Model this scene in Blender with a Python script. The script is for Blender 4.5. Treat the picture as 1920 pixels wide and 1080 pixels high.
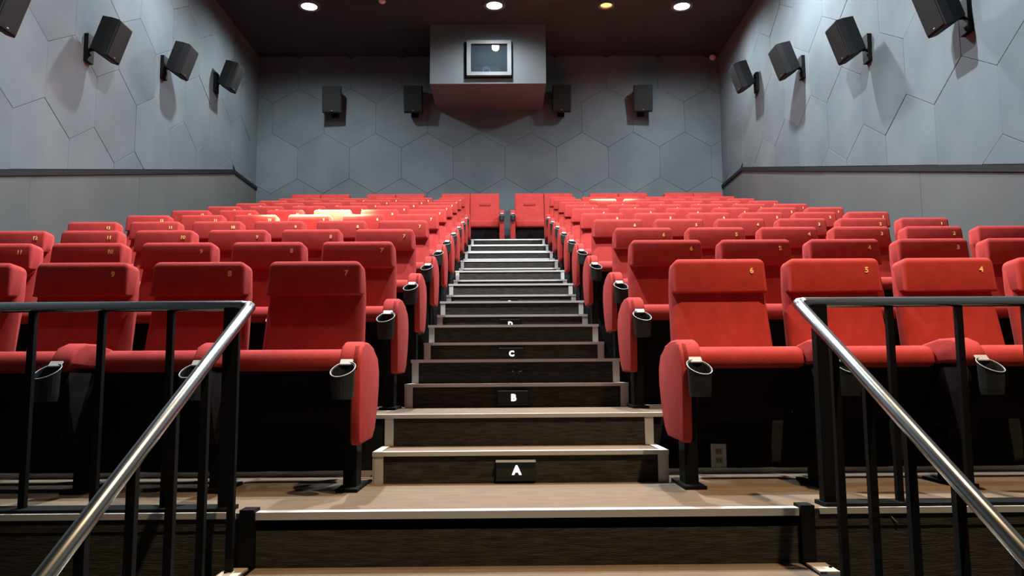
import bpy, bmesh, math, random
from mathutils import Vector, Matrix
random.seed(7)
S = bpy.context.scene
COL = S.collection
for o in list(bpy.data.objects):
    bpy.data.objects.remove(o)

# ------------------------------------------------------------------ camera
EYE = Vector((0, 0, 0.4774))
FPX, PIT, YAW, ROL = 1480.0, 0.109, 0.0096, -0.007
ex = Vector((math.cos(YAW), -math.sin(YAW), 0))
eu = Vector((-math.sin(PIT) * math.sin(YAW), -math.sin(PIT) * math.cos(YAW), math.cos(PIT)))
fw = Vector((math.cos(PIT) * math.sin(YAW), math.cos(PIT) * math.cos(YAW), math.sin(PIT)))
rt = math.cos(ROL) * ex + math.sin(ROL) * eu
up = -math.sin(ROL) * ex + math.cos(ROL) * eu
cam = bpy.data.cameras.new('camera')
cam.sensor_width = 36.0
cam.lens = FPX / 1920 * 36.0
cam.clip_end = 100
cam_o = bpy.data.objects.new('camera', cam)
cam_o.matrix_world = Matrix(((rt.x, up.x, -fw.x, EYE.x), (rt.y, up.y, -fw.y, EYE.y), (rt.z, up.z, -fw.z, EYE.z), (0, 0, 0, 1)))
COL.objects.link(cam_o)
S.camera = cam_o

# ------------------------------------------------------------------ world, exposure
w = bpy.data.worlds.new('world')
S.world = w
w.use_nodes = True
w.node_tree.nodes['Background'].inputs['Color'].default_value = (0, 0, 0, 1)
w.node_tree.nodes['Background'].inputs['Strength'].default_value = 0.0
vs = S.view_settings
vs.view_transform = 'Standard'
vs.look = 'None'
vs.gamma = 1.0
vs.use_curve_mapping = False
vs.exposure = 1.6
# the ceiling lamps: (x, y, colour, spot power, cone degrees, blend, label)
COOL = (0.86, 0.95, 1.0)
WARM = (1.0, 0.72, 0.42)
LAMPS = [
    (-3.34, 13.04, COOL, 175, 172, 0.75, 'cool white ceiling downlight near the left wall, leftmost of the visible four'),
    (-0.145, 13.02, COOL, 120, 165, 1.0, 'cool white ceiling downlight above the projection box'),
    (1.79, 13.03, (1.0, 0.76, 0.36), 24000, 18, 0.4, 'small warm orange ceiling downlight right of the projection box'),
    (3.11, 13.07, COOL, 175, 172, 0.75, 'cool white ceiling downlight near the right wall, rightmost of the visible four'),
    (-1.3, 5.5, COOL, 900, 172, 0.85, 'ceiling downlight over the left middle rows'),
    (1.4, 6.3, COOL, 900, 172, 0.85, 'ceiling downlight over the right middle rows'),
    (-2.0, 8.75, (1.0, 0.82, 0.42), 30000, 20, 0.4, 'warm ceiling downlight over the fifth row left of the aisle'),
    (3.1, 10.2, COOL, 480, 172, 0.8, 'ceiling downlight over the right back rows'),
    (-3.4, 10.2, COOL, 300, 172, 0.8, 'ceiling downlight over the left back rows'),
    (2.0, 0.6, WARM, 780, 72, 0.35, 'warm ceiling downlight over the right front corner'),
    (-2.0, 3.85, (1.0, 0.92, 0.82), 90, 70, 0.8, 'warm ceiling downlight over the left end of the cross aisle'),
    (2.0, 3.85, WARM, 170, 70, 0.8, 'warm ceiling downlight over the right end of the cross aisle'),
]

# ------------------------------------------------------------------ constants of the room
XC = 0.068            # middle of the aisle
P = 1.1               # row pitch
R1, R2 = 0.137, 0.148 # the two risers of each row
RISE = R1 + R2
D1 = 3.5606           # first riser
D2 = 3.883            # second riser = edge of the next tier
TW = 0.65             # half width of the aisle steps
NR = 10
XL, XR, YB = -4.907, 4.36, 15.3
ZC = 6.85
ZLOW = -1.11
YF = -7.0
YE = 2.843            # front edge of the cross aisle

# ------------------------------------------------------------------ materials
MATS = {}
def new_mat(name):
    m = bpy.data.materials.new(name)
    m.use_nodes = True
    MATS[name] = m
    nt = m.node_tree
    return m, nt, nt.nodes['Principled BSDF']
def setp(b, **k):
    for n, v in k.items():
        b.inputs[n.replace('_', ' ')].default_value = v
def mat_plain(name, col, rough=0.6, metal=0.0, **k):
    m, nt, b = new_mat(name)
    setp(b, Base_Color=(*col, 1), Roughness=rough, Metallic=metal, **k)
    return m
def mat_cloth(name, c1, c2, scale, bump=0.25, rough=0.95, stretch=(1, 1, 1), detail=4, sheen=0.0, fine=None, rnd=0.0, sheen_tint=(1, 1, 1, 1)):
    """two-tone woven or felted cloth: noise colour, fine noise relief, a little difference from piece to piece"""
    m, nt, b = new_mat(name)
    N, L = nt.nodes.new, nt.links.new
    tc = N('ShaderNodeTexCoord'); mp = N('ShaderNodeMapping')
    mp.inputs['Scale'].default_value = stretch
    L(tc.outputs['Object'], mp.inputs['Vector'])
    no = N('ShaderNodeTexNoise'); no.inputs['Scale'].default_value = scale; no.inputs['Detail'].default_value = detail
    L(mp.outputs['Vector'], no.inputs['Vector'])
    cr = N('ShaderNodeValToRGB')
    cr.color_ramp.elements[0].position = 0.32; cr.color_ramp.elements[0].color = (*c1, 1)
    cr.color_ramp.elements[1].position = 0.68; cr.color_ramp.elements[1].color = (*c2, 1)
    L(no.outputs['Fac'], cr.inputs['Fac'])
    out = cr.outputs['Color']
    if rnd:
        oi = N('ShaderNodeObjectInfo'); mr = N('ShaderNodeMapRange')
        mr.inputs['To Min'].default_value = 1 - rnd; mr.inputs['To Max'].default_value = 1 + rnd
        L(oi.outputs['Random'], mr.inputs['Value'])
        hs = N('ShaderNodeHueSaturation'); L(mr.outputs['Result'], hs.inputs['Value']); L(out, hs.inputs['Color'])
        out = hs.outputs['Color']
    L(out, b.inputs['Base Color'])
    n2 = N('ShaderNodeTexNoise'); n2.inputs['Scale'].default_value = fine or scale * 6; n2.inputs['Detail'].default_value = 2
    L(mp.outputs['Vector'], n2.inputs['Vector'])
    bp = N('ShaderNodeBump'); bp.inputs['Strength'].default_value = bump; bp.inputs['Distance'].default_value = 0.004
    L(n2.outputs['Fac'], bp.inputs['Height']); L(bp.outputs['Normal'], b.inputs['Normal'])
    setp(b, Roughness=rough)
    b.inputs['Specular IOR Level'].default_value = 0.15
    if sheen:
        b.inputs['Sheen Weight'].default_value = sheen
        b.inputs['Sheen Roughness'].default_value = 0.5
        b.inputs['Sheen Tint'].default_value = sheen_tint
    return m
mat_cloth('seat_red', (0.32, 0.031, 0.027), (0.37, 0.039, 0.034), 14, bump=0.3, sheen=0.0, fine=260, sheen_tint=(1, 0.75, 0.68, 1))
mat_cloth('wall_felt', (0.074, 0.089, 0.097), (0.094, 0.109, 0.116), 1.6, bump=0.2, detail=8, fine=120, rnd=0.07)
mat_cloth('wall_plain', (0.066, 0.068, 0.067), (0.076, 0.078, 0.075), 1.3, bump=0.15, detail=6, fine=90)
mat_cloth('wall_gap', (0.033, 0.038, 0.041), (0.04, 0.045, 0.048), 3)
mat_cloth('ceiling_black', (0.022, 0.031, 0.037), (0.030, 0.041, 0.047), 2, rough=0.9)
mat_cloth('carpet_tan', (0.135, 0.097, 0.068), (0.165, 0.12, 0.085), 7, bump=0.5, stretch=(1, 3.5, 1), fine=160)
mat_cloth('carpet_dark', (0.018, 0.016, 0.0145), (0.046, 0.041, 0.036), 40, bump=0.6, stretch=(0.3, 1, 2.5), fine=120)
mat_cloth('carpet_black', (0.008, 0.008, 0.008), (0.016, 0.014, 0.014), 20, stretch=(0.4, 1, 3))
mat_plain('aluminium', (0.60, 0.59, 0.57), 0.42, 0.6)
mat_plain('rail_paint', (0.45, 0.47, 0.48), 0.24, 1.0)
mat_plain('steel_black', (0.003, 0.003, 0.0032), 0.6, Specular_IOR_Level=0.12)
mat_plain('plastic_black', (0.010, 0.012, 0.013), 0.5, Specular_IOR_Level=0.35)
mat_plain('pan_black', (0.008, 0.004, 0.005), 0.8, Specular_IOR_Level=0.1)
mat_plain('rim_grey', (0.26, 0.26, 0.255), 0.45)
mat_plain('tab_beige', (0.28, 0.26, 0.235), 0.55)
mat_plain('gold', (0.95, 0.66, 0.22), 0.4)
mat_plain('trim_black', (0.006, 0.006, 0.007), 0.7, Specular_IOR_Level=0.2)
mat_plain('plate_white', (0.55, 0.54, 0.50), 0.45)
mat_plain('steel_plate', (0.55, 0.48, 0.40), 0.5, 0.5)
mat_plain('box_paint', (0.08, 0.09, 0.097), 0.7)
mat_plain('frame_metal', (0.10, 0.11, 0.115), 0.55)
mat_plain('lens_ring', (0.75, 0.8, 0.82), 0.4)
mat_plain('dark_inside', (0.09, 0.11, 0.125), 0.8)
mat_plain('projector_grey', (0.10, 0.11, 0.12), 0.5)
mat_plain('sensor_white', (0.8, 0.66, 0.62), 0.5)
mat_plain('screen_white', (0.7, 0.7, 0.7), 0.9)
mat_plain('wall_dark', (0.03, 0.03, 0.033), 0.9)
def mat_emit(name, col, st):
    m, nt, b = new_mat(name)
    setp(b, Base_Color=(*col, 1), Emission_Color=(*col, 1), Emission_Strength=st)
    return m
mat_emit('lamp_cool', (0.95, 0.98, 1.0), 14)
mat_emit('lamp_warm', (1.0, 0.34, 0.06), 2.2)
mat_emit('letter_lit', (1.0, 0.98, 0.93), 0.8)
def mat_glass():
    m, nt, b = new_mat('pane_glass')
    N, L = nt.nodes.new, nt.links.new
    tr = N('ShaderNodeBsdfTransparent'); tr.inputs['Color'].default_value = (0.75, 0.85, 0.9, 1)
    gl = N('ShaderNodeBsdfGlossy'); gl.inputs['Roughness'].default_value = 0.03
    fr = N('ShaderNodeFresnel'); fr.inputs['IOR'].default_value = 1.5
    mx = N('ShaderNodeMixShader')
    L(fr.outputs['Fac'], mx.inputs['Fac']); L(tr.outputs['BSDF'], mx.inputs[1]); L(gl.outputs['BSDF'], mx.inputs[2])
    df = N('ShaderNodeBsdfDiffuse'); df.inputs['Color'].default_value = (0.05, 0.065, 0.075, 1)   # even blue-grey diffuse mixed into the pane
    m2 = N('ShaderNodeMixShader'); m2.inputs['Fac'].default_value = 0.35
    L(mx.outputs['Shader'], m2.inputs[1]); L(df.outputs['BSDF'], m2.inputs[2])
    L(m2.outputs['Shader'], nt.nodes['Material Output'].inputs['Surface'])
mat_glass()
def mat_grille():
    m, nt, b = new_mat('grille')
    N, L = nt.nodes.new, nt.links.new
    tc = N('ShaderNodeTexCoord'); vo = N('ShaderNodeTexVoronoi'); vo.inputs['Scale'].default_value = 160
    L(tc.outputs['Object'], vo.inputs['Vector'])
    bp = N('ShaderNodeBump'); bp.inputs['Strength'].default_value = 0.4; bp.inputs['Distance'].default_value = 0.002
    L(vo.outputs['Distance'], bp.inputs['Height']); L(bp.outputs['Normal'], b.inputs['Normal'])
    setp(b, Base_Color=(0.007, 0.007, 0.007, 1), Roughness=0.8, Specular_IOR_Level=0.2)
mat_grille()
mat_plain('speaker_black', (0.007, 0.007, 0.008), 0.65, Specular_IOR_Level=0.2)

# ------------------------------------------------------------------ helpers
def link(o, parent=None):
    COL.objects.link(o)
    if parent is not None:
        o.parent = parent
    return o
def mesh_of(bm, name, mats, smooth=False):
    me = bpy.data.meshes.new(name)
    bmesh.ops.recalc_face_normals(bm, faces=bm.faces)
    if smooth:
        for f in bm.faces:
            f.smooth = True
    bm.to_mesh(me); bm.free()
    for m in (mats if isinstance(mats, (list, tuple)) else [mats]):
        me.materials.append(MATS[m])
    return me
def obj(name, me, parent=None, loc=(0, 0, 0), rot=(0, 0, 0)):
    o = bpy.data.objects.new(name, me)
    o.location = loc; o.rotation_euler = rot
    return link(o, parent)
def empty(name, loc=(0, 0, 0), rot=(0, 0, 0)):
    o = bpy.data.objects.new(name, None)
    o.empty_display_size = 0.1
    o.location = loc; o.rotation_euler = rot
    return link(o)
def tag(o, label, cat, group=None):
    o['label'] = label; o['category'] = cat
    if group:
        o['group'] = group
    return o
def structure(o, label=None):
    o['kind'] = 'structure'
    if label:
        o['label'] = label
    return o
def bm_box(x0, x1, y0, y1, z0, z1, bm=None):
    bm = bm or bmesh.new()
    v = [bm.verts.new((x, y, z)) for x in (x0, x1) for y in (y0, y1) for z in (z0, z1)]
    for f in ((0, 1, 3, 2), (4, 6, 7, 5), (0, 4, 5, 1), (2, 3, 7, 6), (0, 2, 6, 4), (1, 5, 7, 3)):
        bm.faces.new([v[i] for i in f])
    return bm
def bevel(bm, r, seg=2, edges=None):
    bmesh.ops.recalc_face_normals(bm, faces=bm.faces)
    bmesh.ops.bevel(bm, geom=edges or list(bm.edges), offset=r, segments=seg, profile=0.5, affect='EDGES', clamp_overlap=True)
    return bm
def box_mesh(name, m, x0, x1, y0, y1, z0, z1, r=0.0, seg=2, smooth=False):
    bm = bm_box(x0, x1, y0, y1, z0, z1)
    if r:
        bevel(bm, r, seg)
    return mesh_of(bm, name, m, smooth)
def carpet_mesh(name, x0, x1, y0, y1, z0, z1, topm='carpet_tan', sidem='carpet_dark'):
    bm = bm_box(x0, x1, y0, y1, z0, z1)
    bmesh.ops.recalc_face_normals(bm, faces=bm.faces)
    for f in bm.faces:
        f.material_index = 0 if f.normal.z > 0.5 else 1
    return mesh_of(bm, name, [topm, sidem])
def bm_prism(pts, x0, x1, bm=None):
    """polygon in (y, z) pushed along x"""
    bm = bm or bmesh.new()
    a = [bm.verts.new((x0, y, z)) for y, z in pts]
    b = [bm.verts.new((x1, y, z)) for y, z in pts]
    n = len(pts)
    bm.faces.new(a); bm.faces.new(list(reversed(b)))
    for i in range(n):
        bm.faces.new((a[i], b[i], b[(i + 1) % n], a[(i + 1) % n]))
    return bm
def bm_tube(points, r, seg=12, bm=None, caps=True):
    bm = bm or bmesh.new()
    pts = [Vector(p) for p in points]
    rings = []
    for i, p in enumerate(pts):
        if i == 0: t = pts[1] - p
        elif i == len(pts) - 1: t = p - pts[-2]
        else: t = (pts[i + 1] - p).normalized() + (p - pts[i - 1]).normalized()
        t.normalize()
        ref = Vector((0, 0, 1)) if abs(t.z) < 0.9 else Vector((0, 1, 0))
        a = t.cross(ref).normalized(); b = t.cross(a)
        rings.append([bm.verts.new(p + r * (math.cos(2 * math.pi * k / seg) * a + math.sin(2 * math.pi * k / seg) * b)) for k in range(seg)])
    for i in range(len(rings) - 1):
        for k in range(seg):
            bm.faces.new((rings[i][k], rings[i][(k + 1) % seg], rings[i + 1][(k + 1) % seg], rings[i + 1][k]))
    if caps:
        bm.faces.new(rings[0]); bm.faces.new(list(reversed(rings[-1])))
    return bm
def bm_lathe(prof, seg=20, bm=None):
    """(r, z) profile turned about z, closed where r = 0"""
    bm = bm or bmesh.new()
    rings = []
    for r, z in prof:
        if r < 1e-6: rings.append([bm.verts.new((0, 0, z))])
        else: rings.append([bm.verts.new((r * math.cos(2 * math.pi * k / seg), r * math.sin(2 * math.pi * k / seg), z)) for k in range(seg)])
    for i in range(len(rings) - 1):
        A, B = rings[i], rings[i + 1]
        for k in range(seg):
            k2 = (k + 1) % seg
            if len(A) == 1 and len(B) == 1: continue
            if len(A) == 1: bm.faces.new((A[0], B[k], B[k2]))
            elif len(B) == 1: bm.faces.new((A[k], A[k2], B[0]))
            else: bm.faces.new((A[k], A[k2], B[k2], B[k]))
    return bm
def text_mesh(txt, height, m, bold=0.0, extrude=0.0015):
    cu = bpy.data.curves.new('lettering', 'FONT')
    cu.body = txt; cu.size = height / 0.72; cu.align_x = 'CENTER'; cu.align_y = 'CENTER'
    cu.extrude = extrude; cu.offset = bold; cu.resolution_u = 3
    o = bpy.data.objects.new('lettering', cu); COL.objects.link(o)
    bpy.context.view_layer.update()
    me = bpy.data.meshes.new_from_object(o.evaluated_get(bpy.context.evaluated_depsgraph_get()))
    me.name = 'lettering'
    bpy.data.objects.remove(o); bpy.data.curves.remove(cu)
    me.materials.clear(); me.materials.append(MATS[m])
    return me

# ------------------------------------------------------------------ room shell
fl = structure(obj('floor', carpet_mesh('floor', XL, XR, YE, D2, -0.06, 0.0)), 'tan carpeted cross aisle in front of the first row')
obj('fascia', carpet_mesh('fascia', XL, XR, YE + 0.004, YE + 0.08, ZLOW, -0.06), fl)
for n in range(NR):
    z = (n + 1) * RISE
    y0 = D2 + n * P
    y1 = y0 + P if n < NR - 1 else YB
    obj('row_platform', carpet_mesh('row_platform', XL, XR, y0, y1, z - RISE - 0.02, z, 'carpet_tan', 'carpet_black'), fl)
obj('lower_floor', carpet_mesh('lower_floor', XL, XR, YF, YE + 0.08, ZLOW - 0.06, ZLOW, 'carpet_dark'), fl)
ZT = NR * RISE    # top landing

wl = structure(obj('wall_left', box_mesh('wall_left', 'wall_gap', XL - 0.1, XL, YF, YB, ZLOW - 0.06, ZC)), 'grey blue left wall clad in hexagonal felt panels')
wr = structure(obj('wall_right', box_mesh('wall_right', 'wall_gap', XR, XR + 0.1, YF, YB, ZLOW - 0.06, ZC)), 'grey blue right wall clad in hexagonal felt panels')
wb = structure(obj('wall_back', box_mesh('wall_back', 'wall_gap', XL - 0.1, XR + 0.1, YB, YB + 0.1, ZLOW - 0.06, ZC)), 'grey blue back wall behind the last row')
wf = structure(obj('wall_front', box_mesh('wall_front', 'wall_dark', XL - 0.1, XR + 0.1, YF - 0.1, YF, ZLOW - 0.06, ZC)), 'dark front wall')
ce = structure(obj('ceiling', box_mesh('ceiling', 'ceiling_black', XL - 0.1, XR + 0.1, YF - 0.1, YB + 0.1, ZC, ZC + 0.1)), 'black ceiling')

# hexagonal felt panels, each a part of its wall
HW, RP, SS = 0.513, 0.92, 0.62
def clip(poly, a, b, c):
    """keep a*u + b*v <= c"""
    out = []
    for i in range(len(poly)):
        p, q = poly[i], poly[(i + 1) % len(poly)]
        dp, dq = a * p[0] + b * p[1] - c, a * q[0] + b * q[1] - c
        if dp <= 0: out.append(p)
        if (dp < 0 < dq) or (dq < 0 < dp):
            t = dp / (dp - dq); out.append((p[0] + t * (q[0] - p[0]), p[1] + t * (q[1] - p[1])))
    return out
def area(p):
    return 0.5 * sum(p[i][0] * p[(i + 1) % len(p)][1] - p[(i + 1) % len(p)][0] * p[i][1] for i in range(len(p)))
def inset(poly, d):
    n = len(poly); c = poly
    if area(poly) < 0: poly = poly[::-1]
    out = poly
    for i in range(n):
        p, q = poly[i], poly[(i + 1) % n]
        L = math.hypot(q[0] - p[0], q[1] - p[1])
        if L < 1e-6: continue
        nx, ny = (q[1] - p[1]) / L, -(q[0] - p[0]) / L
        out = clip(out, nx, ny, nx * p[0] + ny * p[1] - d)
        if len(out) < 3: return None
    return out
def panel(poly, place, wall, thick, m='wall_felt', name='panel'):
    g = inset(poly, 0.0018)
    if not g or abs(area(g)) < 0.01: return
    t = inset(g, 0.004)
    if not t or len(t) != len(g): t = None
    bm = bmesh.new()
    th = thick + random.uniform(-0.003, 0.003)
    base = [bm.verts.new(place(u, v, 0.0)) for u, v in g]
    mid = [bm.verts.new(place(u, v, th - (0.0025 if t else 0))) for u, v in g]
    n = len(g)
    for i in range(n):
        bm.faces.new((base[i], base[(i + 1) % n], mid[(i + 1) % n], mid[i]))
    if t:
        top = [bm.verts.new(place(u, v, th)) for u, v in t]
        for i in range(n):
            bm.faces.new((mid[i], mid[(i + 1) % n], top[(i + 1) % n], top[i]))
        bm.faces.new(top)
    else:
        bm.faces.new(mid)
    obj(name, mesh_of(bm, name, m), wall)
def hexes(u0, v0, umin, umax, vmin, vmax):
    for r in range(-8, 9):
        for k in range(-30, 31):
            cu = u0 + HW * (1 + 2 * k) + (HW if r % 2 else 0); cv = v0 + RP * r
            if cu < umin - HW or cu > umax + HW or cv < vmin - 0.7 or cv > vmax + 0.7: continue
            h2, t2 = SS / 2, RP - SS / 2
            yield [(cu - HW, cv - h2), (cu, cv - t2), (cu + HW, cv - h2), (cu + HW, cv + h2), (cu, cv + t2), (cu - HW, cv + h2)]
YK = 13.97                                  # where the dado line turns level
def dado(y): return 0.4774 + 0.2632 * min(y, YK)
KS = 0.2632
for wall, place, in ((wl, lambda u, v, t: (XL + t, u, v)), (wr, lambda u, v, t: (XR - t, u, v))):
    Y0 = 3.2
    for h in hexes(8.18, 3.756, Y0, YB, 1.0, ZC):
        p = h
        for a, b, c in ((-1, 0, -Y0), (1, 0, YB), (0, 1, ZC)):
            if p: p = clip(p, a, b, c)
        if not p or len(p) < 3: continue
        # above the dado: sloping part, then level part behind the bend
        lo = clip(p, 1, 0, YK); hi = clip(p, -1, 0, -YK)
        lo = clip(lo, KS, -1, -(0.4774 + 0.03)) if len(lo) > 2 else None
        hi = clip(hi, 0, -1, -(dado(YK) + 0.03)) if len(hi) > 2 else None
        if lo and hi and len(lo) > 2 and len(hi) > 2:
            q = clip(p, KS, -1, -(0.4774 + 0.03)) if min(v for u, v in p) < dado(YK) + 0.05 and False else None
            low = min(v for u, v in p)
            if low > dado(YK) + 0.06:
                panel(p, place, wall, 0.022); continue
        for q in (lo, hi):
            if q and len(q) > 2: panel(q, place, wall, 0.022)
    # plain cladding below the dado, in wide sheets
    ys = [YF, -2.0, 1.0, 3.2, 5.6, 8.0, 10.4, 12.4, YK, YB]
    for a, b in zip(ys, ys[1:]):
        panel([(a, ZLOW), (b, ZLOW), (b, dado(b) - 0.03), (a, dado(a) - 0.03)], place, wall, 0.03, 'wall_plain', 'dado_panel')
    for a, b in zip([YF, -2.0, 1.0], [-2.0, 1.0, 3.2]):
        panel([(a, dado(a) + 0.03), (b, dado(b) + 0.03), (b, ZC), (a, ZC)], place, wall, 0.022, 'wall_felt', 'panel')
for h in hexes(-2.54, 5.57, XL, XR, ZT, ZC):
    p = h
    for a, b, c in ((-1, 0, -XL), (1, 0, XR), (0, 1, ZC), (0, -1, -ZT)):
        if p: p = clip(p, a, b, c)
    if p and len(p) > 2: panel(p, lambda u, v, t: (u, YB - t, v), wb, 0.018)
for i, (x0, x1) in enumerate(((XL, XL + 0.05), (XR - 0.05, XR))):
    bm = bm_prism([(YF, dado(YF) - 0.034), (YK, dado(YK) - 0.034), (YB, dado(YK) - 0.034), (YB, dado(YK) + 0.028), (YK, dado(YK) + 0.028), (YF, dado(YF) + 0.028)], x0, x1)
    o = obj('trim_%d' % (i + 1), mesh_of(bm, 'trim', 'trim_black'))
    structure(o, 'black rail running up the %s wall' % ('left', 'right')[i])
# bright strip along the foot of the first tier
for i, (x0, x1) in enumerate(((XL + 0.03, XC - TW - 0.04), (XC + TW + 0.04, XR - 0.03))):
    structure(obj('trim_%d' % (i + 3), box_mesh('trim', 'aluminium', x0, x1, D2 - 0.02, D2, 0.0, 0.022)), 'metal strip along the floor behind the front row')

# ------------------------------------------------------------------ aisle stairs
st = tag(empty('aisle_stairs', (XC, D1, 0)), 'dark carpeted aisle stairs with bright metal nosings between the seat blocks', 'stairs')
def step(parent, x0, x1, y0, y1, z0, z1, posts=True, side=True, over=0.0, name='step'):
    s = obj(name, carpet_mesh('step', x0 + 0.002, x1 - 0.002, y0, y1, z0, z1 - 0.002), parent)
    nb = bm_prism([(y0 - 0.012, z1 - 0.016), (y0 - 0.012, z1 + 0.003), (y0 + 0.030, z1 + 0.003), (y0 + 0.030, z1 - 0.001), (y0 - 0.004, z1 - 0.001), (y0 - 0.004, z1 - 0.016)], x0 - 0.006 - over, x1 + 0.006 + over)
    obj('nosing', mesh_of(nb, 'nosing', 'aluminium'), s)
    if posts:
        for sx, a in ((-1, x0), (1, x1)):
            xi, xo = (a, a + 0.042) if sx < 0 else (a - 0.042, a)
            bm = bm_box(xi, xo, y0 - 0.007, y0, z0, z1 - 0.016)
            if side: bm_box(a - 0.005 if sx < 0 else a - 0.002, a + 0.002 if sx < 0 else a + 0.005, y0 - 0.007, y0 + 0.035, z0, z1 - 0.016, bm)
            obj('corner_strip', mesh_of(bm, 'corner_strip', 'aluminium'), s)
            if side:
                e0, e1 = (a - 0.006, a + 0.028) if sx < 0 else (a - 0.028, a + 0.006)
                obj('edge_strip', box_mesh('edge_strip', 'aluminium', e0, e1, y0 + 0.03, y1 - 0.01, z1 - 0.001, z1 + 0.003), s)
    return s
for n in range(NR):
    z = n * RISE; y = D1 + n * P
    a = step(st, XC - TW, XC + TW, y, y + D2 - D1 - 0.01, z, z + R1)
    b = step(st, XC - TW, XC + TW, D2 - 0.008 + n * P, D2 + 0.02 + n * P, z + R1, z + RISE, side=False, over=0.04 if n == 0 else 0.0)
def localize(root):
    """parts were laid out in world coordinates: take the root's place off"""
    for c in root.children:
        c.location = Vector(c.location) - Vector(root.location)
localize(st)

# lit row letters on the lower riser of each row
for n in range(NR):
    L = 'ABCDEFGHIJ'[n]
    root = empty('row_sign', (0.045, D1 + n * P, n * RISE + 0.004))
    words = ['front', 'second', 'third', 'fourth', 'fifth', 'sixth', 'seventh', 'eighth', 'ninth', 'tenth']
    tag(root, 'small black lit sign with letter %s on the %s row step' % (L, words[n]), 'sign', 'row letters on the aisle steps')
    obj('housing', box_mesh('housing', 'plastic_black', -0.088, 0.088, -0.016, 0.0, 0.016, 0.092, 0.003, 1), root)
    hb = bm_prism([(-0.028, 0.088), (-0.028, 0.092), (0, 0.098), (0, 0.088)], -0.088, 0.088)
    obj('hood', mesh_of(hb, 'hood', 'rim_grey' if n == 0 else 'plastic_black'), root)
    obj('lip', box_mesh('lip', 'plastic_black', -0.088, 0.088, -0.024, 0.0, 0.008, 0.018), root)
    obj('letter', text_mesh(L, 0.038, 'letter_lit', bold=0.0025), root, (0.004, -0.018, 0.052), (math.pi / 2, 0, 0))

# ------------------------------------------------------------------ entry stairs below the cross aisle
es = tag(empty('entry_stairs', (XC, YE, 0)), 'tan carpeted steps leading up from the camera between the handrails', 'stairs')
EX0, EX1 = -0.873, 1.03
DR, DT = 0.185, 0.35
for k in range(6):
    z = -k * DR; y = YE - k * DT
    y1 = y + (DT if k else 0.05)
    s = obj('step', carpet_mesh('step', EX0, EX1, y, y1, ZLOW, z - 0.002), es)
    nb = bm_prism([(y - 0.012, z - 0.022), (y - 0.012, z + 0.004), (y + 0.034, z + 0.004), (y + 0.034, z), (y - 0.004, z), (y - 0.004, z - 0.022)], EX0, EX1)
    obj('nosing', mesh_of(nb, 'nosing', 'aluminium'), s)
localize(es)

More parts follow.
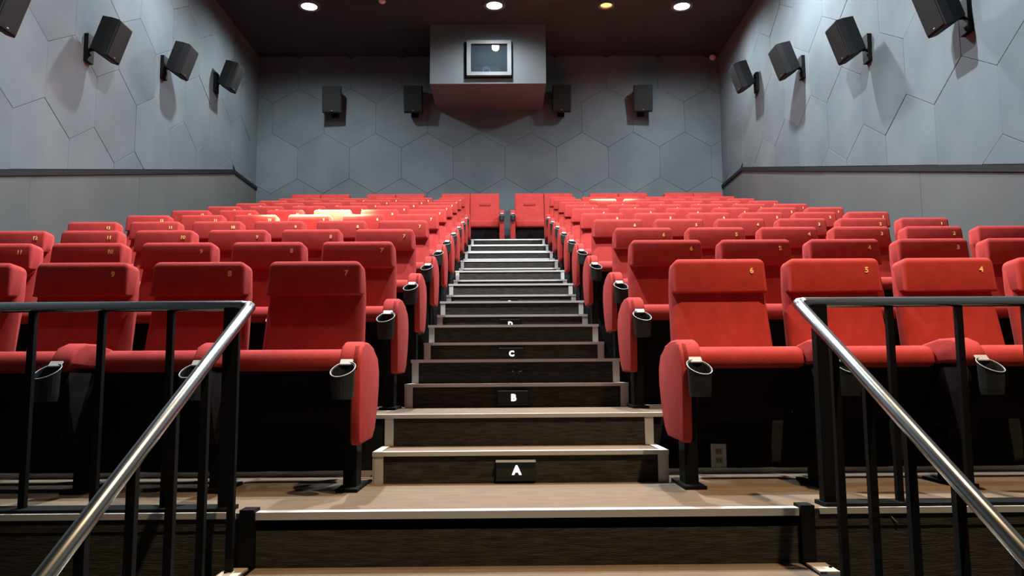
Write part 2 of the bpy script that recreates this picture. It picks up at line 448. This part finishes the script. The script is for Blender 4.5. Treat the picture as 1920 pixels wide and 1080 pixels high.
# ------------------------------------------------------------------ handrails
def handrail(side):
    lab = ('black metal handrail with balusters left of the entry steps', 'black metal handrail with balusters right of the entry steps')[side > 0]
    xr_ = -0.935 if side < 0 else 1.085       # plane of the sloping part
    xp = -1.005 if side < 0 else 1.165        # newel of the level part
    xe = XL + 0.04 if side < 0 else XR - 0.04
    yr = 2.91; zr = 0.735
    root = tag(empty('handrail', (xr_, yr, 0)), lab, 'railing', 'handrails beside the entry steps')
    r = 0.0195
    def part(name, me, parent=root):
        o = obj(name, me, parent)
        if parent is root: o.location = -Vector(root.location)
        return o
    part('top_rail', mesh_of(bm_tube([(xe, yr, zr), (xr_ - side * -0.03, yr, zr), (xr_, yr - 0.012, zr - 0.004)], r, 14), 'top_rail', 'rail_paint', True))
    sl = 0.527
    ye = 0.75
    part('sloping_rail', mesh_of(bm_tube([(xr_, yr - 0.012, zr - 0.004), (xr_, yr - 0.05, zr - 0.024), (xr_, ye, zr - sl * (yr - ye))], r * 1.08, 14), 'sloping_rail', 'rail_paint', True))
    bm = bm_box(xp - 0.022, xp + 0.022, yr - 0.022, yr + 0.022, 0.012, zr - 0.01)
    part('post', mesh_of(bm, 'post', 'steel_black'))
    xs = ([-1.226, -1.478, -1.731] if side < 0 else [1.426, 1.684, 1.936])
    x = xs[-1]
    while abs(x + side * 0.254) < abs(xe) - 0.05:
        x += side * 0.254; xs.append(x)
    for x in xs:
        part('baluster', box_mesh('baluster', 'steel_black', x - 0.0115, x + 0.0115, yr - 0.0115, yr + 0.0115, 0.012, zr - 0.01))
    part('base_strip', box_mesh('base_strip', 'steel_black', min(xp - 0.03, xe) if side < 0 else xp - 0.03, xp + 0.03 if side < 0 else xe, yr - 0.055, yr + 0.05, 0.0, 0.014))
    lx0, lx1 = (xe, xp + 0.06) if side < 0 else (xp - 0.06, xe)
    part('edge_strip', box_mesh('edge_strip', 'aluminium', lx0, lx1, YE - 0.006, YE + 0.010, -0.018, 0.003))
    # the steel stringer end beside the top riser and the plates under the sloping balusters
    s0, s1 = (-0.927, -0.876) if side < 0 else (1.033, 1.082)
    part('stringer_end', box_mesh('stringer_end', 'steel_black', s0, s1, YE - 0.02, YE + 0.05, -0.18, 0.014))
    q0, q1 = (-0.965, -0.878) if side < 0 else (1.035, 1.115)
    bm = bmesh.new()
    pts = [(YE - 0.0, -0.185), (YE - 0.16, -0.185), (YE - 0.16 - 5 * DT, -0.185 - 5 * DR), (YE - 0.16 - 5 * DT, ZLOW), (YE, ZLOW)]
    pts = [(y, max(z, ZLOW)) for y, z in pts][:3] + [(YE, ZLOW)]
    part('stringer', mesh_of(bm_prism(pts, q0, q1), 'stringer', 'steel_black'))
    ys = [2.76, 2.495, 2.263, 2.03, 1.80, 1.57] if side < 0 else [2.60, 2.375, 2.145, 1.925, 1.70, 1.48]
    for k, y in enumerate(ys):
        zb = -0.185 - max(0, (YE - 0.16 - y)) * (DR / DT)
        zb = max(zb, ZLOW)
        zt = zr - sl * (yr - y)
        if zb < ZLOW + 0.02: zb = ZLOW + 0.0
        part('baluster', box_mesh('baluster', 'steel_black', xr_ - 0.0115, xr_ + 0.0115, y - 0.0115, y + 0.0115, zb, zt))
    pl = part('base_plate', box_mesh('base_plate', 'steel_plate', q0 + 0.004, q1 - 0.01, YE - 0.155, YE - 0.03, -0.185, -0.178))
    obj('bolt', mesh_of(bm_lathe([(0, 0.006), (0.005, 0.005), (0.006, 0), (0, 0)], 8), 'bolt', 'steel_black'), pl, ((q0 + q1) / 2 + side * 0.02, YE - 0.10, -0.178))
    return root
handrail(-1)
handrail(1)

# ------------------------------------------------------------------ cinema seats
# local frame: x right, y towards the back, z up; y = 0 lies 0.483 m in front of the next tier
YS = 3.40
def smooth_bevel(bm, r, seg=3):
    bevel(bm, r, seg)
    for f in bm.faces: f.smooth = True
    return bm
def back_y(z):      # front surface line of the backrest
    return 0.335 + (z - 0.36) * 0.26
def m_backrest():
    bm = bmesh.new()
    lv = [(0.36, 0.246, 0.10), (0.60, 0.244, 0.095), (0.88, 0.236, 0.085), (1.015, 0.224, 0.075)]
    rows = []
    for z, hw, th in lv:
        y = back_y(z)
        rows.append([bm.verts.new(p) for p in ((-hw, y + 0.02, z), (-hw * 0.8, y, z), (hw * 0.8, y, z), (hw, y + 0.02, z), (hw, y + th, z), (-hw, y + th, z))])
    for a, b in zip(rows, rows[1:]):
        for i in range(6):
            bm.faces.new((a[i], a[(i + 1) % 6], b[(i + 1) % 6], b[i]))
    bm.faces.new(rows[0]); bm.faces.new(rows[-1])
    bmesh.ops.recalc_face_normals(bm, faces=bm.faces)
    es_ = [e for e in bm.edges if e.calc_face_angle(0) > 0.6]
    bmesh.ops.bevel(bm, geom=es_, offset=0.018, segments=2, profile=0.5, affect='EDGES')
    return mesh_of(bm, 'backrest', 'seat_red', True)
def m_headrest():
    bm = bmesh.new()
    yb, yt = back_y(0.865) - 0.040, back_y(0.865) - 0.026
    v = [(-0.233, yb, 0.865), (0.233, yb, 0.865), (0.233, yb + 0.12, 0.875), (-0.233, yb + 0.12, 0.875),
         (-0.224, yt, 1.042), (0.224, yt, 1.042), (0.224, yt + 0.145, 1.030), (-0.224, yt + 0.145, 1.030)]
    v = [bm.verts.new(p) for p in v]
    for f in ((0, 3, 2, 1), (4, 5, 6, 7), (0, 1, 5, 4), (1, 2, 6, 5), (2, 3, 7, 6), (3, 0, 4, 7)):
        bm.faces.new([v[i] for i in f])
    bmesh.ops.recalc_face_normals(bm, faces=bm.faces)
    top = [e for e in bm.edges if all(w_.co.z > 0.95 for w_ in e.verts) or abs(e.verts[0].co.z - e.verts[1].co.z) > 0.1]
    bot = [e for e in bm.edges if e not in top]
    bmesh.ops.bevel(bm, geom=bot, offset=0.014, segments=2, profile=0.5, affect='EDGES')
    side = [e for e in bm.edges if abs(e.verts[0].co.z - e.verts[1].co.z) > 0.1]
    bmesh.ops.bevel(bm, geom=side, offset=0.022, segments=3, profile=0.5, affect='EDGES')
    top = [e for e in bm.edges if all(w_.co.z > 1.02 for w_ in e.verts)]
    bmesh.ops.bevel(bm, geom=top, offset=0.036, segments=5, profile=0.5, affect='EDGES')
    return mesh_of(bm, 'headrest', 'seat_red', True)
CA = math.radians(17)       # the sprung seat stands tipped up a little
def tip(y, z):              # along the seat from the pivot, above the seat
    return (0.36 - y * math.cos(CA) - z * math.sin(CA), 0.435 + y * math.sin(CA) + z * math.cos(CA))
def m_cushion():
    pr = [(0.0, -0.02), (0.0, 0.075), (0.10, 0.085), (0.22, 0.088), (0.28, 0.078), (0.32, 0.058), (0.35, 0.032), (0.372, 0.0), (0.384, -0.03), (0.376, -0.044), (0.34, -0.04)]
    bm = bm_prism([tip(a, b) for a, b in pr], -0.236, 0.236)
    bmesh.ops.recalc_face_normals(bm, faces=bm.faces)
    es_ = [e for e in bm.edges if abs(e.verts[0].co.x - e.verts[1].co.x) < 0.01]
    bmesh.ops.bevel(bm, geom=es_, offset=0.016, segments=2, profile=0.5, affect='EDGES')
    return mesh_of(bm, 'seat', 'seat_red', True)
def m_pan():
    pr = [(0.0, -0.02), (0.35, -0.026), (0.345, -0.05), (0.24, -0.19), (0.10, -0.22), (0.02, -0.15)]
    bm = bm_prism([tip(a, b) for a, b in pr], -0.2548, 0.2548)
    bevel(bm, 0.004, 1)
    return mesh_of(bm, 'seat_pan', 'pan_black')
ARM = [(-0.222, 0.50), (-0.205, 0.555), (-0.165, 0.598), (-0.10, 0.617), (0.0, 0.617), (0.12, 0.600), (0.215, 0.560), (0.262, 0.50)]
def m_prof(pr, x0, x1, name, m, r=0.012):
    bm = bm_prism(pr, x0, x1)
    bmesh.ops.recalc_face_normals(bm, faces=bm.faces)
    es_ = [e for e in bm.edges if abs(e.verts[0].co.x - e.verts[1].co.x) < 0.01]
    bmesh.ops.bevel(bm, geom=es_, offset=r, segments=2, profile=0.5, affect='EDGES')
    return mesh_of(bm, name, m, True)
def m_arm():        # padded top of the arm
    return m_prof([(-0.205, 0.515)] + ARM[0:] + [(0.24, 0.49), (0.0, 0.515)], -0.043, 0.043, 'armrest', 'seat_red')
def m_side(sgn):    # upholstered end panel, on the aisle side only
    pr = [(-0.21, 0.215), (-0.219, 0.40)] + ARM[:3] + [(-0.10, 0.608), (0.12, 0.590)] + ARM[6:] + [(0.262, 0.43), (0.225, 0.33), (0.16, 0.24), (0.10, 0.205), (-0.19, 0.200)]
    x0, x1 = (0.006, 0.044) if sgn > 0 else (-0.044, -0.006)
    return m_prof(pr, x0, x1, 'end_panel', 'seat_red', 0.008)
def m_support(x1):    # black standard under the pad
    return m_prof([(-0.19, 0.50), (0.22, 0.49), (0.25, 0.33), (0.25, 0.20), (-0.12, 0.20), (-0.18, 0.36)], -0.028, x1, 'arm_support', 'pan_black', 0.004)
def m_leg():
    bm = bm_box(-0.028, 0.028, -0.02, 0.09, 0.012, 0.24)
    bm_box(-0.045, 0.045, -0.09, 0.19, 0.0, 0.014, bm)
    return mesh_of(bm, 'leg', 'steel_black')
def m_beam():
    bm = bm_box(-0.26, 0.26, 0.30, 0.36, 0.30, 0.36)
    bm_box(-0.25, -0.225, 0.28, 0.46, 0.30, 0.46, bm); bm_box(0.225, 0.25, 0.28, 0.46, 0.30, 0.46, bm)
    return mesh_of(bm, 'frame', 'steel_black')
def slant(r, a, z, tilt, roll):
    x, y = r * math.cos(a), r * math.sin(a)
    return (x, y, z + y * math.tan(tilt) + x * math.tan(roll))
def m_cup(sgn):
    """deep cup with a rim cut on the slant, lower in front; sgn = side of the arm it hangs from"""
    seg = 20; tl, rl = math.radians(30), math.radians(9) * sgn
    bm = bmesh.new()
    def ring(r, z, s): return [bm.verts.new(slant(r, 2 * math.pi * k / seg, z, tl * s, rl * s)) for k in range(seg)]
    R = [ring(0.0, 0.39, 0)[:1], ring(0.040, 0.385, 0), ring(0.044, 0.41, 0), ring(0.048, 0.500, 1), ring(0.044, 0.500, 1), ring(0.039, 0.41, 0), None]
    def br(A, B):
        for k in range(seg): bm.faces.new((A[k], A[(k + 1) % seg], B[(k + 1) % seg], B[k]))
    bm.verts.remove(R[0][0]) if False else None
    for a, b in ((1, 2), (2, 3), (3, 4), (4, 5)): br(R[a], R[b])
    bm.faces.new(R[1]); bm.faces.new(R[5])
    return mesh_of(bm, 'cup_holder', 'plastic_black')
def m_rim(sgn):
    seg = 24; tl, rl = math.radians(30), math.radians(9) * sgn
    pts = [Vector(slant(0.049, 2 * math.pi * k / seg, 0.502, tl, rl)) for k in range(seg)]
    bm = bmesh.new(); rings = []
    for k, p in enumerate(pts):
        o = Vector((p.x, p.y, 0)).normalized()
        rings.append([bm.verts.new(p + o * (0.0022 * math.cos(t)) + Vector((0, 0, 0.0022 * math.sin(t)))) for t in (0, math.pi / 2, math.pi, 1.5 * math.pi)])
    for k in range(seg):
        A, B = rings[k], rings[(k + 1) % seg]
        for i in range(4): bm.faces.new((A[i], A[(i + 1) % 4], B[(i + 1) % 4], B[i]))
    return mesh_of(bm, 'rim', 'rim_grey', True)
def m_tab(sgn):
    bm = bmesh.new()
    pr = [(0.034, 0.522), (0.058, 0.544), (0.060, 0.536), (0.036, 0.516)]
    bm = bm_prism(pr, -0.026 + 0.004 * sgn, 0.026 + 0.004 * sgn)
    bevel(bm, 0.002, 1)
    return mesh_of(bm, 'bracket', 'tab_beige')
SM = dict(back=m_backrest(), head=m_headrest(), cush=m_cushion(), pan=m_pan(), arm=m_arm(), sup=m_support(0.005), sup2=m_support(0.028), leg=m_leg(), beam=m_beam())
SIDE = {s: m_side(s) for s in (-1, 1)}
CUP = {s: (m_cup(s), m_rim(s), m_tab(s)) for s in (-1, 1)}
NUM = {i: text_mesh(str(i), 0.027, 'gold', bold=0.0012, extrude=0.0012) for i in range(1, 13)}
def add_arm(root, x, cup=0, end=0):
    obj('armrest', SM['arm'], root, (x, 0, 0))
    o = obj('arm_support', SM['sup' if end else 'sup2'], root, (x, 0, 0), (0, 0, 0))
    if end < 0: o.location.x += 0.023
    if end: obj('end_panel', SIDE[end], root, (x, 0, 0))
    obj('leg', SM['leg'], root, (x - end * 0.03, 0, 0))
    if cup:
        c = obj('cup_holder', CUP[cup][0], root, (x - cup * 0.014, -0.275, 0))
        obj('rim', CUP[cup][1], c); obj('bracket', CUP[cup][2], c)
def make_seat(x, n, num, side, first, last):
    """side -1: left block (arm and cup on the right), +1: right block (arm on the left)"""
    root = empty('cinema_seat', (x, YS + n * P, n * RISE))
    obj('backrest', SM['back'], root)
    hd = obj('headrest', SM['head'], root)
    yn = back_y(0.865) - 0.040 + 0.014 * (0.975 - 0.865) / 0.177
    obj('seat_number', NUM[num], hd, (0.155 if num < 10 else 0.150, yn - 0.003, 0.975), (math.radians(90 - 4.5), 0, 0))
    obj('seat', SM['cush'], root)
    obj('seat_pan', SM['pan'], root)
    obj('frame', SM['beam'], root)
    add_arm(root, -side * (0.305 if first else 0.2835), -side, -side if first else 0)
    if last: add_arm(root, side * 0.2835, 0, side)
    return root
words = ['front', 'second', 'third', 'fourth', 'fifth', 'sixth', 'seventh', 'eighth', 'ninth', 'tenth']
nth = ['first', 'second', 'third', 'fourth', 'fifth', 'sixth']
RIGHT = {0: 1.059, 1: 1.030, 2: 1.083}
for n in range(NR):
    for side in (-1, 1):
        x0 = -0.928 if side < 0 else RIGHT.get(n, 1.045)
        for k in range(6):
            num = 7 + k if side < 0 else 6 - k
            s = make_seat(x0 + side * k * 0.567, n, num, side, k == 0, k == 5)
            sd = 'left' if side < 0 else 'right'
            if n < 2:
                lab = 'red cinema seat in the %s row, %s one %s of the aisle, numbered %d' % (words[n], nth[k], sd, num)
            else:
                lab = 'red cinema seat in the %s row, %s one %s of the aisle' % (words[n], nth[k], sd)
            tag(s, lab, 'seat', 'red cinema seats %s of the aisle' % sd)

# ------------------------------------------------------------------ double seats along the back wall
def make_double(x, lab):
    root = tag(empty('double_seat', (x, 14.05, ZT)), lab, 'double seat', 'red double seats along the back wall')
    for sx in (-0.2775, 0.2775):
        bm = bm_prism([(0.52, 0.40), (0.72, 1.06), (0.86, 1.06), (0.80, 0.30), (0.60, 0.30)], sx - 0.2745, sx + 0.2745)
        smooth_bevel(bm, 0.02, 2)
        b = obj('backrest', mesh_of(bm, 'backrest', 'seat_red'), root)
        bm = bm_prism([(0.628, 0.80), (0.655, 0.89), (0.68, 0.89), (0.66, 0.80)], sx - 0.11, sx + 0.11)
        smooth_bevel(bm, 0.008, 1)
        obj('stitched_pad', mesh_of(bm, 'stitched_pad', 'seat_red'), b)
        bm = bm_box(sx - 0.2745, sx + 0.2745, 0.30, 0.62, 0.33, 0.46)
        smooth_bevel(bm, 0.03, 3)
        obj('seat', mesh_of(bm, 'seat', 'seat_red'), root)
    obj('base', box_mesh('base', 'pan_black', -0.53, 0.53, 0.40, 0.78, 0.0, 0.335), root)
    for s in (-1, 1):
        bm = bm_prism([(0.02 + y * 1.1 + 0.33, z + (0.02 if z > 0.4 else -0.02)) for y, z in [(-0.215, 0.06), (-0.222, 0.50), (-0.165, 0.598), (-0.10, 0.617), (0.12, 0.617), (0.262, 0.56), (0.262, 0.06)]], s * 0.60 - 0.045, s * 0.60 + 0.045)
        smooth_bevel(bm, 0.012, 2)
        obj('armrest', mesh_of(bm, 'armrest', 'seat_red'), root)
        c = obj('cup_holder', CUP[s][0], root, (s * 0.60, 0.055, 0.01))
        obj('rim', CUP[s][1], c); obj('bracket', CUP[s][2], c)
for x, lab in ((-3.49, 'red double seat on the back wall, third left of the aisle, by the corner'), (-2.06, 'red double seat on the back wall, second left of the aisle'),
               (-0.64, 'red double seat on the back wall, just left of the aisle top'), (0.76, 'red double seat on the back wall, just right of the aisle top'),
               (2.185, 'red double seat on the back wall, second right of the aisle'), (3.62, 'red double seat on the back wall, third right of the aisle, by the corner')):
    make_double(x, lab)

# ------------------------------------------------------------------ projection box
PX0, PX1, PY0, PZ0 = -1.332, 0.779, 13.85, 5.73
WX0, WX1, WZ0, WZ1 = -0.63, 0.12, 5.885, 6.485
bx = tag(empty('projection_box', ((PX0 + PX1) / 2, PY0, PZ0)), 'grey projection booth box hanging from the ceiling on the back wall', 'projection box')
bm = bmesh.new()
for a in ((PX0, WX0, PZ0, ZC), (WX1, PX1, PZ0, ZC), (WX0, WX1, PZ0, WZ0), (WX0, WX1, WZ1, ZC)):
    bm_box(a[0], a[1], PY0, PY0 + 0.04, a[2], a[3], bm)
obj('front_panel', mesh_of(bm, 'front_panel', 'box_paint'), bx)
obj('bottom_panel', box_mesh('bottom_panel', 'box_paint', PX0 + 0.04, PX1 - 0.04, PY0 + 0.04, YB - 0.02, PZ0, PZ0 + 0.04), bx)
for a, b in ((PX0, PX0 + 0.04), (PX1 - 0.04, PX1)):
    obj('side_panel', box_mesh('side_panel', 'box_paint', a, b, PY0 + 0.04, YB - 0.02, PZ0, ZC), bx)
obj('lining', box_mesh('lining', 'dark_inside', PX0 + 0.04, PX1 - 0.04, PY0 + 0.95, PY0 + 0.97, PZ0 + 0.04, ZC), bx)
localize(bx)
wn = structure(empty('window_1', ((WX0 + WX1) / 2, PY0, WZ0)), 'projection window with a grey metal frame')
bm = bmesh.new()
fo = 0.045
for a in ((WX0 - 0.03, WX0 + fo, WZ0 - 0.03, WZ1 + 0.03), (WX1 - fo, WX1 + 0.03, WZ0 - 0.03, WZ1 + 0.03), (WX0 + fo, WX1 - fo, WZ0 - 0.03, WZ0 + fo - 0.01), (WX0 + fo, WX1 - fo, WZ1 - fo + 0.01, WZ1 + 0.03)):
    bm_box(a[0], a[1], PY0 - 0.09, PY0, a[2], a[3], bm)
obj('window_frame', mesh_of(bm, 'window_frame', 'frame_metal'), wn)
obj('frame_shadow', box_mesh('frame_shadow', 'trim_black', WX0 - 0.075, WX1 + 0.05, PY0 - 0.012, PY0 - 0.001, WZ0 - 0.06, WZ1 + 0.03), wn).hide_render = False  # black sheet standing in for the shadow cast by the window frame
obj('pane', box_mesh('pane', 'pane_glass', WX0 + fo, WX1 - fo, PY0 - 0.05, PY0 - 0.044, WZ0 + fo - 0.01, WZ1 - fo + 0.01), wn)
localize(wn)
# the painted frame shadow is a ring so that the window stays open
o = [c for c in wn.children if c.name.startswith('frame_shadow')][0]
bm = bmesh.new()
for a in ((WX0 - 0.075, WX0, WZ0 - 0.06, WZ1 + 0.03), (WX1, WX1 + 0.05, WZ0 - 0.06, WZ1 + 0.03), (WX0, WX1, WZ0 - 0.06, WZ0), (WX0, WX1, WZ1, WZ1 + 0.03)):
    bm_box(a[0], a[1], PY0 - 0.014, PY0, a[2], a[3], bm)
o.data = mesh_of(bm, 'frame_shadow', 'trim_black')
pj = tag(empty('projector', (-0.30, PY0 + 0.5, PZ0 + 0.04)), 'dark projector with a round lens behind the projection window', 'projector')
obj('body', box_mesh('body', 'projector_grey', -0.26, 0.26, -0.12, 0.38, 0.0, 0.44, 0.01, 1), pj)
bm = bm_lathe([(0.0, -0.01), (0.05, -0.01), (0.055, 0.10), (0.07, 0.11), (0.075, 0.0), (0.072, -0.02)], 20)
obj('lens', mesh_of(bm, 'lens', 'lens_ring', True), pj, (-0.01, -0.12, 0.33), (math.pi / 2, 0, 0))
obj('mount', box_mesh('mount', 'projector_grey', 0.06, 0.3, -0.16, -0.12, 0.13, 0.19), pj)

# ------------------------------------------------------------------ loudspeakers
def m_speaker(w=0.185, h=0.26, d=0.29):
    """body narrower at the back; front faces -y"""
    bm = bmesh.new()
    f = [(-w, 0, -h), (w, 0, -h), (w, 0, h), (-w, 0, h)]
    b = [(-w * 0.65, d, -h * 0.8), (w * 0.65, d, -h * 0.8), (w * 0.65, d, h), (-w * 0.65, d, h)]
    m_ = [(-w, d * 0.35, -h), (w, d * 0.35, -h), (w, d * 0.35, h), (-w, d * 0.35, h)]
    R = [[bm.verts.new(p) for p in q] for q in (f, m_, b)]
    bm.faces.new(R[0]); bm.faces.new(R[2])
    for A, B in zip(R, R[1:]):
        for i in range(4): bm.faces.new((A[i], A[(i + 1) % 4], B[(i + 1) % 4], B[i]))
    bevel(bm, 0.006, 1)
    return mesh_of(bm, 'cabinet', 'speaker_black')
def spk_set(w, h, d):
    return (m_speaker(w, h, d), box_mesh('grille', 'grille', -w + 0.013, w - 0.013, -0.012, 0.002, -h + 0.013, h - 0.013, 0.006, 1), box_mesh('badge', 'rim_grey', -0.012, 0.012, -0.0145, -0.011, -h + 0.036, -h + 0.045),
            None, box_mesh('wall_plate', 'steel_black', -0.07, 0.07, -0.05, 0.0, -h * 0.95, h * 0.5), d)
SPKS = (spk_set(0.155, 0.228, 0.25), spk_set(0.185, 0.26, 0.27))
def speaker(x, y, z, rz, tilt, lab, grp, wallpos, SPK):
    """rz turns the front; wallpos = (point on the wall)"""
    root = tag(empty('loudspeaker', wallpos, (0, 0, rz)), lab, 'loudspeaker', grp)
    off = Matrix.Rotation(-rz, 3, 'Z') @ (Vector((x, y, z)) - Vector(wallpos))
    for nm, me in zip(('cabinet', 'grille', 'badge'), SPK[:3]):
        obj(nm, me, root, off, (tilt, 0, 0))
    obj('wall_plate', SPK[4], root, (0, 0, 0))
    back = off + Matrix.Rotation(tilt, 3, 'X') @ Vector((0, SPK[5] - 0.01, -0.02))
    bm = bm_tube([(0, -0.01, -0.05), (0, (back.y - 0.01) / 2, -0.06), back], 0.022, 8)
    obj('bracket', mesh_of(bm, 'bracket', 'steel_black'), root)
TL = math.radians(19)
sp_l = [(7.0, 3.86), (8.95, 4.38), (10.95, 4.95), (12.95, 5.49)]
nm4 = ['nearest the camera, cut by the frame', 'second from the camera', 'third from the camera', 'farthest, by the back corner']
for (y, z), nm in zip(sp_l, nm4):
    speaker(XL + 0.40, y, z, math.radians(90), TL, 'black loudspeaker on the left wall, %s' % nm, 'surround loudspeakers on the left wall', (XL + 0.022, y, z - 0.02), SPKS[0])
    speaker(XR - 0.40, y, z - 0.03, math.radians(-90), TL, 'black loudspeaker on the right wall, %s' % nm, 'surround loudspeakers on the right wall', (XR - 0.022, y, z - 0.05), SPKS[0])
for x, nm, tw in ((-3.345, 'leftmost of the four', 4), (-1.76, 'just left of the projection box', 0), (1.14, 'just right of the projection box', 0), (2.735, 'rightmost of the four', -4)):
    speaker(x, YB - 0.38, 5.83, math.radians(tw), math.radians(12), 'black loudspeaker on the back wall, %s' % nm, 'loudspeakers on the back wall', (x, YB - 0.02, 5.82), SPKS[1])

# ------------------------------------------------------------------ ceiling lamps
ring = mesh_of(bm_lathe([(0.135, 0.0), (0.135, -0.045), (0.185, -0.05), (0.19, 0.0)], 28), 'trim_ring', 'frame_metal', False)
lensm = {}
for nm in ('lamp_cool', 'lamp_warm'):
    lensm[nm] = mesh_of(bm_lathe([(0.0, -0.035), (0.08, -0.033), (0.134, -0.02), (0.134, 0.0), (0.0, 0.0)], 28), 'lens', nm)
def lamp(x, y, col, power, cone, blend, lab):
    root = tag(empty('downlight', (x, y, ZC)), lab, 'ceiling lamp', 'ceiling downlights')
    obj('trim_ring', ring, root)
    warm = col[2] < 0.8
    l = obj('lens', lensm['lamp_warm' if warm else 'lamp_cool'], root)
    if warm:
        for c in root.children: c.scale = (0.75, 0.75, 1)
    d = bpy.data.lights.new('lamp_beam', 'SPOT')
    d.energy = power; d.color = col; d.spot_size = math.radians(cone); d.spot_blend = blend; d.shadow_soft_size = 0.07
    lo = bpy.data.objects.new('lamp_beam', d)
    lo.location = (0, 0, -0.12)
    link(lo, root)
for a in LAMPS:
    lamp(*a)

# ------------------------------------------------------------------ small things
dt = tag(empty('smoke_detector', (-2.065, 12.93, ZC)), 'small grey smoke detector on the ceiling between two downlights', 'smoke detector')
obj('base', mesh_of(bm_lathe([(0, 0), (0.06, 0), (0.06, -0.015), (0.0, -0.015)], 20), 'base', 'plate_white'), dt)
obj('dome', mesh_of(bm_lathe([(0.045, -0.015), (0.04, -0.035), (0.0, -0.042)], 20), 'dome', 'plate_white', True), dt)
cm = tag(empty('dome_sensor', (4.22, YB - 0.02, 6.80)), 'small pale round sensor high in the right back corner', 'sensor')
obj('base', mesh_of(bm_lathe([(0, 0), (0.06, 0), (0.06, 0.02), (0.0, 0.02)], 18), 'base', 'sensor_white'), cm, (0, 0, 0), (math.pi / 2, 0, 0))
obj('dome', mesh_of(bm_lathe([(0.048, 0.02), (0.042, 0.05), (0.02, 0.07), (0.0, 0.073)], 18), 'dome', 'sensor_white', True), cm, (0, 0, 0), (math.pi / 2, 0, 0))
ol = tag(empty('wall_outlet', (1.033, D2, 0.022)), 'pale wall outlet plate on the riser under the right front row', 'outlet')
obj('plate', box_mesh('plate', 'plate_white', -0.037, 0.037, -0.006, 0, 0.0, 0.114, 0.002, 1), ol)
for z in (0.035, 0.078):
    s_ = obj('socket', box_mesh('socket', 'rim_grey', -0.017, 0.017, -0.008, -0.006, z - 0.014, z + 0.014), ol)
    for x in (-0.007, 0.007):
        obj('slot', box_mesh('slot', 'trim_black', x - 0.0015, x + 0.0015, -0.0085, -0.0078, z - 0.004, z + 0.007), s_)
cb = bm_tube([(0.044, 4.955, 0.497), (0.055, 4.952, 0.49), (0.062, 4.950, 0.46), (0.070, 4.948, 0.434), (0.078, 4.950, 0.45), (0.088, 4.952, 0.492), (0.104, 4.952, 0.497), (0.112, 4.950, 0.47), (0.118, 4.948, 0.436), (0.13, 4.946, 0.428)], 0.005, 6)
for v in cb.verts: v.co -= Vector((0.08, 4.952, 0.428))
tag(obj('cable', mesh_of(cb, 'cable', 'plastic_black', True), None, (0.08, 4.952, 0.428)), 'loop of dark cable hanging on the second row riser', 'cable')
th = bm_tube([(0, 0, 0), (0.006, -0.004, -0.016), (0.016, -0.006, -0.028), (0.026, -0.006, -0.036)], 0.0013, 5)
tag(obj('carpet_thread', mesh_of(th, 'carpet_thread', 'tab_beige', True), None, (1.355, YE + 0.002, -0.016)), 'loose pale thread hanging off the right platform edge', 'thread')
